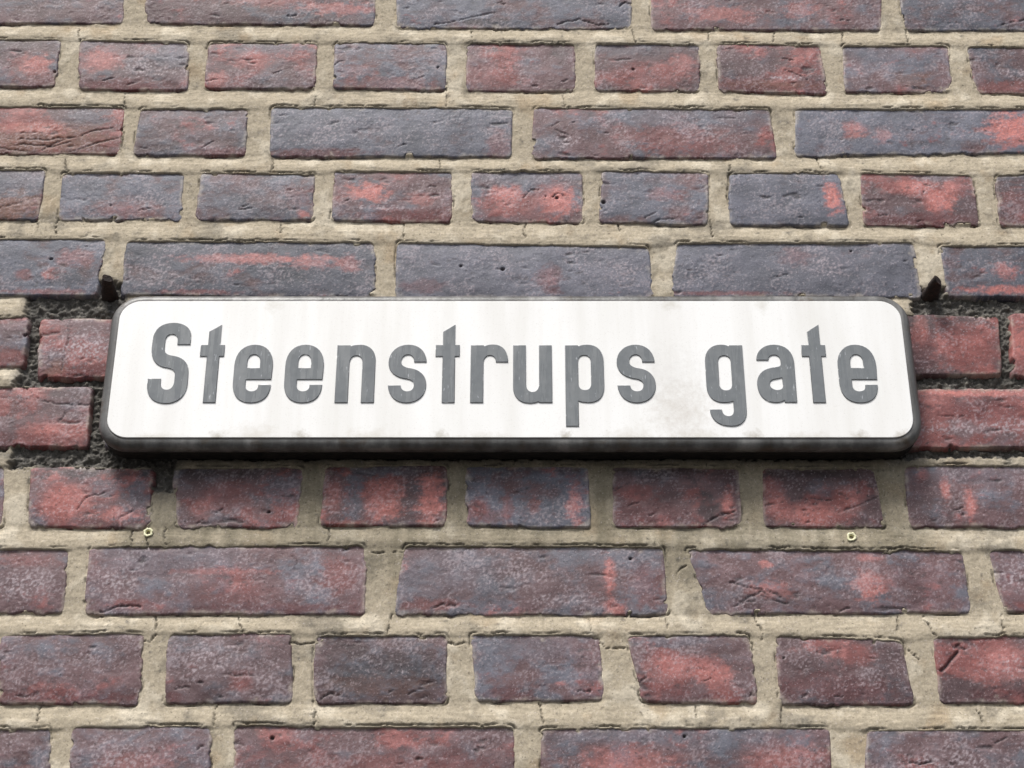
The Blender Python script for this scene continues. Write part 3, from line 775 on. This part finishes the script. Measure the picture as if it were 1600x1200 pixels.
# ---------------------------------------------------------------- pavement
m, nt, b = new_mat('asphalt')
vec = world_coords(nt)
r = ramp(nt, [(0.3, (0.028, 0.028, 0.029)), (0.7, (0.060, 0.058, 0.056))])
nt.links.new(noise(nt, vec, 60, 6, 0.7), r.inputs[0])
nt.links.new(r.outputs[0], b.inputs['Base Color'])
b.inputs['Roughness'].default_value = 0.9
M_ASPHALT = m
pv = obj('pavement', mesh_np('pavement', np.array([(-60, -120, 0), (60, -120, 0), (60, 0.3, 0), (-60, 0.3, 0)], np.float32), np.array([(0, 1, 2, 3)]), smooth=False), None, M_ASPHALT)
tag(pv, kind='structure')

# ---------------------------------------------------------------- street sign
m, nt, b = new_mat('sign_frame_metal')
vec = world_coords(nt, (1, 1, 0.12))
vec2 = world_coords(nt)
r = ramp(nt, [(0.30, (0.050, 0.045, 0.039)), (0.48, (0.105, 0.104, 0.101)), (0.70, (0.24, 0.235, 0.225))])
nt.links.new(noise(nt, vec, 55, 4, 0.6), r.inputs[0])
r2_ = ramp(nt, [(0.56, 0.0), (0.72, 1.0)])
nt.links.new(noise(nt, vec2, 45, 5, 0.65), r2_.inputs[0])
c = mixrgb(nt, 'MIX', r2_.outputs[0], r.outputs[0], (0.075, 0.058, 0.042))
nt.links.new(c, b.inputs['Base Color'])
b.inputs['Roughness'].default_value = 0.40
b.inputs['Specular IOR Level'].default_value = 0.45
bm_ = N(nt, 'ShaderNodeBump', i_Strength=0.6, i_Distance=0.0006)
nt.links.new(noise(nt, vec2, 260, 4, 0.6), bm_.inputs['Height'])
nt.links.new(bm_.outputs[0], b.inputs['Normal'])
M_FRAME = m

m, nt, b = new_mat('tray_shade_black')  # near-black colour stands for the shade on the tray's sides and underside
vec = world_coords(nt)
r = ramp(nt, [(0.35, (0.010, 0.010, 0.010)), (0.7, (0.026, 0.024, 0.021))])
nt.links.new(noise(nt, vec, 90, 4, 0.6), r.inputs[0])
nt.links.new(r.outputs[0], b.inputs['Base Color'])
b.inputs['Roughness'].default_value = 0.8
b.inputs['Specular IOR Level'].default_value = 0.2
M_TRAY_SHADE = m

m, nt, b = new_mat('white_enamel')
vec = world_coords(nt)
vs_ = world_coords(nt, (1, 1, 0.10))
c = (0.84, 0.84, 0.825)
rr = ramp(nt, [(0.44, 0.0), (0.80, 0.75)])
nt.links.new(noise(nt, vs_, 28, 5, 0.6), rr.inputs[0])
c = mixrgb(nt, 'MIX', rr.outputs[0], c, (0.66, 0.645, 0.60))
rr = ramp(nt, [(0.60, 0.0), (0.76, 0.7)])
nt.links.new(noise(nt, vec, 900, 3, 0.6), rr.inputs[0])
c = mixrgb(nt, 'MIX', rr.outputs[0], c, (0.60, 0.58, 0.55))
# smudge of road dirt between the two words, drip marks on the lower edge
gpos = N(nt, 'ShaderNodeNewGeometry')
def blot(cx, cz, rx, rz, amt, colr, scale, c):
    mp = N(nt, 'ShaderNodeMapping')
    mp.inputs['Location'].default_value = (-cx / rx, 0, -cz / rz)
    mp.inputs['Scale'].default_value = (1 / rx, 0.0, 1 / rz)
    nt.links.new(gpos.outputs['Position'], mp.inputs['Vector'])
    ln = N(nt, 'ShaderNodeVectorMath', operation='LENGTH')
    nt.links.new(mp.outputs[0], ln.inputs[0])
    nz_ = noise(nt, vec, scale, 5, 0.7)
    ad = N(nt, 'ShaderNodeMath', operation='MULTIPLY_ADD')
    nt.links.new(nz_, ad.inputs[0]); ad.inputs[1].default_value = 2.4
    nt.links.new(ln.outputs['Value'], ad.inputs[2])
    rp = ramp(nt, [(0.0, 0.0), (1.0, 1.0)])
    mr = N(nt, 'ShaderNodeMapRange')
    mr.inputs['From Min'].default_value = 2.1; mr.inputs['From Max'].default_value = 1.1
    mr.inputs['To Min'].default_value = 0; mr.inputs['To Max'].default_value = amt
    nt.links.new(ad.outputs[0], mr.inputs['Value'])
    return mixrgb(nt, 'MIX', mr.outputs[0], c, colr)
c = blot(0.142, 2.285, 0.034, 0.040, 0.55, (0.50, 0.455, 0.40), 180, c)
c = blot(0.128, 2.32, 0.05, 0.04, 0.22, (0.5, 0.48, 0.45), 220, c)
for px in (-0.178, -0.25, 0.045, 0.205, 0.295, 0.33, -0.06):
    c = blot(px, 2.262, 0.010, 0.008, 0.6, (0.30, 0.26, 0.19), 160, c)
for px, hh_ in ((-0.30, .006), (-0.12, .012), (-0.02, .007), (0.10, .014), (0.16, .010), (0.25, .008), (-0.22, .016)):
    c = blot(px, 2.261, 0.028, hh_, 0.38, (0.42, 0.37, 0.28), 120, c)
for px in (-0.21, 0.22, 0.14):
    c = blot(px, 2.392, 0.010, 0.012, 0.4, (0.45, 0.41, 0.33), 160, c)
nt.links.new(c, b.inputs['Base Color'])
b.inputs['Roughness'].default_value = 0.42
b.inputs['Specular IOR Level'].default_value = 0.35
M_WHITE = m

m, nt, b = new_mat('grey_letter_film')
vec = world_coords(nt)
vst = world_coords(nt, (1, 1, 0.25))
r = ramp(nt, [(0.35, (0.150, 0.162, 0.168)), (0.65, (0.176, 0.188, 0.194))])
nt.links.new(noise(nt, vec, 120, 4, 0.6), r.inputs[0])
rf = ramp(nt, [(0.66, 0.0), (0.72, 0.8)])
nt.links.new(noise(nt, vst, 420, 3, 0.6), rf.inputs[0])
nt.links.new(mixrgb(nt, 'MIX', rf.outputs[0], r.outputs[0], (0.42, 0.44, 0.46)), b.inputs['Base Color'])
rg_ = ramp(nt, [(0.42, 0.10), (0.60, 0.42)])
nt.links.new(noise(nt, world_coords(nt, (1, 1, 0.12)), 150, 3, 0.6), rg_.inputs[0])
nt.links.new(rg_.outputs[0], b.inputs['Roughness'])
b.inputs['Specular IOR Level'].default_value = 0.5
bm_ = N(nt, 'ShaderNodeBump', i_Strength=0.35, i_Distance=0.0005)
rb = ramp(nt, [(0.40, 0.0), (0.75, 1.0)])
nt.links.new(noise(nt, vst, 90, 3, 0.55), rb.inputs[0])
nt.links.new(rb.outputs[0], bm_.inputs['Height'])
nt.links.new(bm_.outputs[0], b.inputs['Normal'])
M_LETTER = m

m, nt, b = new_mat('letter_film_edge')
vec = world_coords(nt)
r = ramp(nt, [(0.60, (0.15, 0.16, 0.168)), (0.66, (0.60, 0.61, 0.62))])
nt.links.new(noise(nt, vec, 130, 3, 0.6), r.inputs[0])
nt.links.new(r.outputs[0], b.inputs['Base Color'])
b.inputs['Roughness'].default_value = 0.3
M_EDGE = m

SX0, SX1, SZ0, SZ1 = -0.3448, 0.3418, 2.2608, 2.3954
SCX, SCZ = (SX0 + SX1) / 2, (SZ0 + SZ1) / 2
FRONT = 0.0305
def rrect(off, rad, n=10):
    """rounded rectangle grown by off, counter-clockwise seen from the street"""
    x0, x1, z0, z1 = SX0 - off, SX1 + off, SZ0 - off, SZ1 + off
    pts = []
    for cx, cz, a0 in ((x1 - rad, z0 + rad, -90), (x1 - rad, z1 - rad, 0), (x0 + rad, z1 - rad, 90), (x0 + rad, z0 + rad, 180)):
        for k in range(n + 1):
            a = radians(a0 + 90 * k / n)
            pts.append((cx + rad * cos(a), cz + rad * sin(a)))
    return pts
def loft(name, rings, cap_front=True, cap_back=True):
    """rings: list of (points, depth in front of the wall)"""
    n = len(rings[0][0])
    v, f = [], []
    for pts, dep in rings:
        v += [(x - SCX, -dep, z - SCZ) for x, z in pts]
    for i in range(len(rings) - 1):
        for k in range(n):
            a_, b_ = i * n + k, i * n + (k + 1) % n
            f.append((a_, a_ + n, b_ + n, b_))
    if cap_front: f.append(tuple(range(n)))
    if cap_back: f.append(tuple(range((len(rings) - 1) * n, len(rings) * n))[::-1])
    me = bpy.data.meshes.new(name)
    me.from_pydata(v, [], f)
    me.update()
    for p in me.polygons:
        p.use_smooth = len(p.vertices) == 4
    return me
RAD = 0.0185
sign = empty('street_sign', (SCX, 0, SCZ))
tag(sign, 'white street name sign with grey lettering and rounded grey metal frame', 'sign')
rings = [(rrect(-0.004, RAD - 0.004), 0.0290), (rrect(0.0003, RAD), 0.0290), (rrect(0.0010, RAD + .001), 0.0292)]
RR = 0.0072
for k in range(0, 11):
    a = radians(9 * k)
    o_ = 0.0012 + RR * sin(a)
    rings.append((rrect(o_, RAD + o_), 0.0292 - RR * (1 - cos(a))))
rings.append((rrect(0.0084, RAD + 0.0084), 0.0195))
rings.append((rrect(0.0066, RAD + 0.0066), 0.0190))
fr = obj('frame', loft('sign_frame', rings), sign, M_FRAME)
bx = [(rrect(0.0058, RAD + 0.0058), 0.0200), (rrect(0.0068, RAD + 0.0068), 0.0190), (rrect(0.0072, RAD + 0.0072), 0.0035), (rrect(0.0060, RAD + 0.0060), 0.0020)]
bb = obj('shaded_tray_back', loft('shaded_tray_back', bx), sign, M_TRAY_SHADE)  # added part: rear of the one-piece tray, split off to carry painted shade
bb['label'] = 'rear part of the sign tray, coloured near-black for the shade under it'
pl = [(rrect(-0.0006, RAD - .0006), FRONT), (rrect(-0.0001, RAD), FRONT - 0.0004), (rrect(0.0, RAD), 0.0285)]
fp = obj('face_plate', loft('face_plate', pl), sign, M_WHITE)

# letters: outlines with straight and cubic segments, in units of 0.548 x 0.628 mm
def path(start, *segs):
    pts = [start]
    cur = start
    for s in segs:
        if len(s) == 2:
            pts.append(s); cur = s
        else:
            x1, y1, x2, y2, x3, y3 = s
            for k in range(1, 9):
                t = k / 8; w = 1 - t
                pts.append((w**3 * cur[0] + 3 * w * w * t * x1 + 3 * w * t * t * x2 + t**3 * x3,
                            w**3 * cur[1] + 3 * w * w * t * y1 + 3 * w * t * t * y2 + t**3 * y3))
            cur = (x3, y3)
    if math.hypot(pts[0][0] - pts[-1][0], pts[0][1] - pts[-1][1]) < 1e-6: pts.pop()
    return pts
def slot(x0, x1, y0, y1):
    m_ = (x0 + x1) / 2
    return path((x0, y0 + 11), (x0, y1 - 11), (x0, y1 - 3, x0 + 4, y1, m_, y1), (x1 - 4, y1, x1, y1 - 3, x1, y1 - 11),
                (x1, y0 + 11), (x1, y0 + 3, x1 - 4, y0, m_, y0), (x0 + 4, y0, x0, y0 + 3, x0, y0 + 11))
n_out = path((0, 0), (0, 89.5), (20.5, 89.5), (22, 88), (26, 90, 30, 90.5, 36, 90.5), (52, 90.5, 61.5, 80, 61.5, 66), (61.5, 0), (41, 0),
             (41, 60), (41, 69, 37, 73, 31, 73), (25, 73, 20.5, 69, 20.5, 60), (20.5, 0))
GLYPH = {
    'S': [path((61.8, 90.5), (61.8, 103), (61.8, 117, 49, 125.5, 32, 125.5), (12, 125.5, 1, 115, 1, 98), (1, 84), (1, 66, 12, 56, 27, 54), (38, 52.5, 42, 49, 42, 41),
               (42, 33), (42, 25, 38, 20, 31.5, 20), (25, 20, 21, 24, 21, 31), (21, 37), (0, 37), (0, 28), (0, 9, 13, -1.5, 32, -1.5), (51, -1.5, 63.5, 10, 63.5, 30),
               (63, 48), (62, 64, 50, 71, 36, 73), (25, 74.5, 21.5, 78, 21.5, 86), (21.5, 96), (21.5, 103, 25, 107, 31, 107), (37, 107, 41, 103, 41, 97), (41, 90.5))],
    't': [path((0, 0), (0, 72), (-11.3, 72), (-11.3, 90), (0, 90), (0, 111), (19.5, 122.5), (19.5, 90), (27, 90), (27, 72), (19.7, 72), (20, 0))],
    'e': [path((60, 35.7), (61, 57), (61, 78, 49, 90.5, 30.5, 90.5), (12, 90.5, 0, 78, 0, 57), (0, 30), (0, 10, 12, -.5, 30, -.5), (48, -.5, 59, 8, 60, 27.5), (40, 27.5), (40, 25),
               (40, 20.5, 36, 17.5, 30, 17.5), (24, 17.5, 20, 21, 20, 27), (20, 35.7)),
          path((20.3, 53.7), (20.3, 63), (20.3, 70, 24.5, 74.8, 30.5, 74.8), (36, 74.8, 40.5, 70, 40.5, 63), (40.5, 53.7))],
    'n': [n_out],
    'u': [[(60.5 - x, 89.5 - y) for x, y in n_out]],
    's': [path((60, 63), (60, 66), (58, 81, 47, 90.5, 31, 90.5), (12, 90.5, 0, 78, 0, 62), (0, 50, 8, 42, 20, 38.5), (27, 36.5, 32, 36.5, 35, 35), (39, 33, 41, 31, 41, 27), (41, 21, 37, 17.5, 31, 17.5),
               (25, 17.5, 20.5, 21, 20.5, 26.5), (0, 26.5), (2, 9, 14, -.5, 30, -.5), (48, -.5, 60.5, 11, 60.5, 28), (60.5, 40, 52, 49, 41, 52), (35, 53.5, 31, 53.5, 27.5, 55), (22.5, 57, 20, 59.5, 20, 63.5),
               (20, 70, 24.5, 74.5, 31, 74.5), (37, 74.5, 40.5, 69, 40.5, 63))],
    'r': [path((0, 0), (0, 89.5), (20.5, 89.5), (22, 88), (26, 90, 30, 90.8, 36, 90.8), (51, 90.8, 59.5, 80, 59.5, 63), (40, 63), (40, 69.5, 36, 73.5, 30.5, 73.5), (25, 73.5, 20.5, 69, 20.5, 62), (20.5, 0))],
    'p': [path((0, -36), (0, 89.5), (20.5, 89.5), (22, 88), (26, 90, 30, 90.5, 36, 90.5), (52, 90.5, 61, 80, 61, 64), (61, 26), (61, 10, 52, 0, 37, 0), (30, 0, 25, .5, 20, 2.5), (20, -36)),
          slot(20.5, 40.5, 19.5, 73.5)],
    'g': [path((60.5, 89.5), (60.5, -12), (60.5, -27, 51, -36, 36, -36), (16, -36, 4, -27, 3, -10.5), (22, -10.5), (22.5, -17, 26, -20.5, 32, -20.5), (37, -20.5, 40.5, -17, 40.5, -11), (40.5, 2),
               (35, .3, 31, 0, 26, 0), (9, 0, 0, 10, 0, 26), (0, 64), (0, 80, 10, 90.5, 26, 90.5), (31, 90.5, 35, 90, 38.5, 88), (40, 89.5)),
          slot(20.5, 40.5, 19, 73)],
    'a': [path((1.5, 66), (2, 81, 14, 90.5, 31, 90.5), (50, 90.5, 61, 79, 61, 62), (60.5, .5), (41, .5), (41, 3.5), (37, 1, 32, 0, 27, 0), (10, 0, 0, 11, 0, 28), (0, 43, 9, 51, 24, 54), (29, 55, 33, 55.2, 36, 56),
               (38.5, 57, 39.5, 58.5, 39.5, 60), (39.5, 63), (39.5, 70, 36, 74, 30.5, 74), (24, 74, 20.5, 71, 20.5, 66)),
          path((40, 38.5), (40.5, 27), (40.5, 22, 37, 19.5, 31, 19.5), (25, 19.5, 20, 23, 20, 28.5), (20, 34, 25, 36, 31, 36.5))],
}
US, UV = 0.000548, 0.000628
glyph_mesh = {}
def make_glyph(ch):
    cu = bpy.data.curves.new('glyph', 'CURVE')
    cu.dimensions = '2D'; cu.fill_mode = 'BOTH'
    cu.extrude = 0.00035; cu.bevel_depth = 0.00035; cu.bevel_resolution = 1; cu.offset = -0.00035
    for pts in GLYPH[ch]:
        sp = cu.splines.new('POLY')
        sp.points.add(len(pts) - 1)
        for p_, (x, y) in zip(sp.points, pts):
            p_.co = (x * US, y * UV, 0, 1)
        sp.use_cyclic_u = True
    tmp = bpy.data.objects.new('glyph', cu)
    COL.objects.link(tmp)
    dg = bpy.context.evaluated_depsgraph_get()
    me = bpy.data.meshes.new_from_object(tmp.evaluated_get(dg))
    bpy.data.objects.remove(tmp)
    me.transform(mathutils.Matrix.Rotation(radians(90), 4, 'X'))
    me.name = 'letter'
    me.materials.clear()
    me.materials.append(M_LETTER)
    me.materials.append(M_EDGE)
    for p_ in me.polygons:
        p_.material_index = 0 if p_.normal.y < -0.97 else 1
    return me
BASE_Z = 2.2939
for ch, x in zip('Steenstrupsgate', (-313.8, -264.6, -240.2, -196.1, -151.9, -106.9, -60.2, -35.9, 1.4, 45.9, 90.5, 167.1, 210.8, 257.6, 281.6)):
    if ch not in glyph_mesh:
        glyph_mesh[ch] = make_glyph(ch)
    o = obj('letter', glyph_mesh[ch], sign)
    o.location = (x / 1000 - SCX, -FRONT - 0.0002, BASE_Z - SCZ)

# ---------------------------------------------------------------- rusty wall nails
m, nt, b = new_mat('rusty_iron')
vec = world_coords(nt)
r = ramp(nt, [(0.3, (0.014, 0.010, 0.009)), (0.55, (0.034, 0.021, 0.017)), (0.8, (0.09, 0.043, 0.028))])
nt.links.new(noise(nt, vec, 220, 5, 0.65), r.inputs[0])
nt.links.new(r.outputs[0], b.inputs['Base Color'])
b.inputs['Roughness'].default_value = 0.8
bm_ = N(nt, 'ShaderNodeBump', i_Strength=1.0, i_Distance=0.0015)
nt.links.new(noise(nt, vec, 300, 5, 0.7), bm_.inputs['Height'])
nt.links.new(bm_.outputs[0], b.inputs['Normal'])
M_RUST = m
def nail_mesh(seed, length, w0, w1, lean, rise, tipcut):
    rg = random.Random(seed)
    ns, nr = 14, 12
    v, f = [], []
    for i in range(ns + 1):
        t = i / ns
        y = 0.025 - t * (length + 0.025)
        w = w0 + (w1 - w0) * t ** 1.3
        hgt = (w0 * 0.55) * (1 - t) + w1 * 0.8 * t
        cx = lean * t * t; cz = rise * t
        for k in range(nr):
            a = 2 * pi * k / nr
            ca, sa = cos(a), sin(a)
            sq = 1 / max(abs(ca), abs(sa)) ** 0.55
            j = 1 + rg.uniform(-.09, .09)
            v.append((cx + ca * w / 2 * sq * j, y + tipcut * ca * t * w, cz + sa * hgt / 2 * sq * j))
    for i in range(ns):
        for k in range(nr):
            a_, b_ = i * nr + k, i * nr + (k + 1) % nr
            f.append((a_, b_, b_ + nr, a_ + nr))
    f.append(tuple(range(nr)))
    f.append(tuple(range(ns * nr, (ns + 1) * nr))[::-1])
    me = bpy.data.meshes.new('iron_nail')
    me.from_pydata(v, [], f)
    me.update()
    for p in me.polygons: p.use_smooth = len(p.vertices) == 4
    return me
n1_ = obj('iron_nail', nail_mesh(3, 0.022, 0.018, 0.0080, 0.003, 0.005, 0.35), None, M_RUST)
n1_.location = (-0.3650, 0, 2.4190)
tag(n1_, 'rusty iron nail with blunt tip sticking out above the sign\'s left corner', 'nail', 'old nails in the wall')
n2_ = obj('iron_nail', nail_mesh(5, 0.022, 0.021, 0.0080, 0.002, 0.004, 0.7), None, M_RUST)
n2_.location = (0.3790, 0, 2.4180)
tag(n2_, 'rusty iron nail with slanted pointed tip above the sign\'s right corner', 'nail', 'old nails in the wall')

# ---------------------------------------------------------------- plastic wall plugs
m, nt, b = new_mat('yellowed_plastic')
vec = world_coords(nt)
r = ramp(nt, [(0.3, (0.62, 0.60, 0.34)), (0.7, (0.82, 0.80, 0.58))])
nt.links.new(noise(nt, vec, 400, 3, 0.6), r.inputs[0])
nt.links.new(r.outputs[0], b.inputs['Base Color'])
b.inputs['Roughness'].default_value = 0.5
M_PLASTIC = m
m, nt, b = new_mat('plug_hole')
vec = world_coords(nt)
r = ramp(nt, [(0.3, (0.02, 0.02, 0.012)), (0.7, (0.05, 0.048, 0.03))])
nt.links.new(noise(nt, vec, 500, 3, 0.6), r.inputs[0])
nt.links.new(r.outputs[0], b.inputs['Base Color'])
M_HOLE = m
def plug(x, z, depth, seed, label):
    rg = random.Random(seed)
    root = empty('wall_plug', (x, 0, z))
    tag(root, label, 'wall plug', 'plastic plugs in the mortar below the sign')
    n = 24
    prof = [(3.0, -14), (3.0, depth), (4.1, depth + .1), (4.2, depth + .7), (3.6, depth + 1.2), (2.3, depth + .9), (1.9, depth), (1.6, -14)]
    v, f = [], []
    jr = [1 + rg.uniform(-.10, .10) - (0.16 if k % 6 == 0 else 0) for k in range(n)]
    for rr_, hh in prof:
        for k in range(n):
            a = 2 * pi * k / n
            s_ = jr[k] if rr_ > 1.9 else 1
            v.append((rr_ * s_ * cos(a) / 1000, -hh / 1000, rr_ * s_ * sin(a) / 1000))
    for i in range(len(prof) - 1):
        for k in range(n):
            a_, b_ = i * n + k, i * n + (k + 1) % n
            f.append((a_, b_, b_ + n, a_ + n))
    me = bpy.data.meshes.new('collar'); me.from_pydata(v, [], f); me.update()
    for p in me.polygons: p.use_smooth = True
    obj('collar', me, root, M_PLASTIC)
    v = [(1.75 * cos(2 * pi * k / n) / 1000, 0.004, 1.75 * sin(2 * pi * k / n) / 1000) for k in range(n)]
    v += [(p[0], 0.013, p[2]) for p in v]
    f = [tuple(range(n)), tuple(range(n, 2 * n))[::-1]] + [(k, k + n, (k + 1) % n + n, (k + 1) % n) for k in range(n)]
    me = bpy.data.meshes.new('bore'); me.from_pydata(v, [], f); me.update()
    obj('bore', me, root, M_HOLE)
plug(-0.3061, 2.1862, 1.2, 1, 'pale plastic wall plug in the mortar below the sign\'s left end')
plug(0.2853, 2.1821, 1.2, 2, 'yellow plastic wall plug in the mortar below the sign\'s right end')
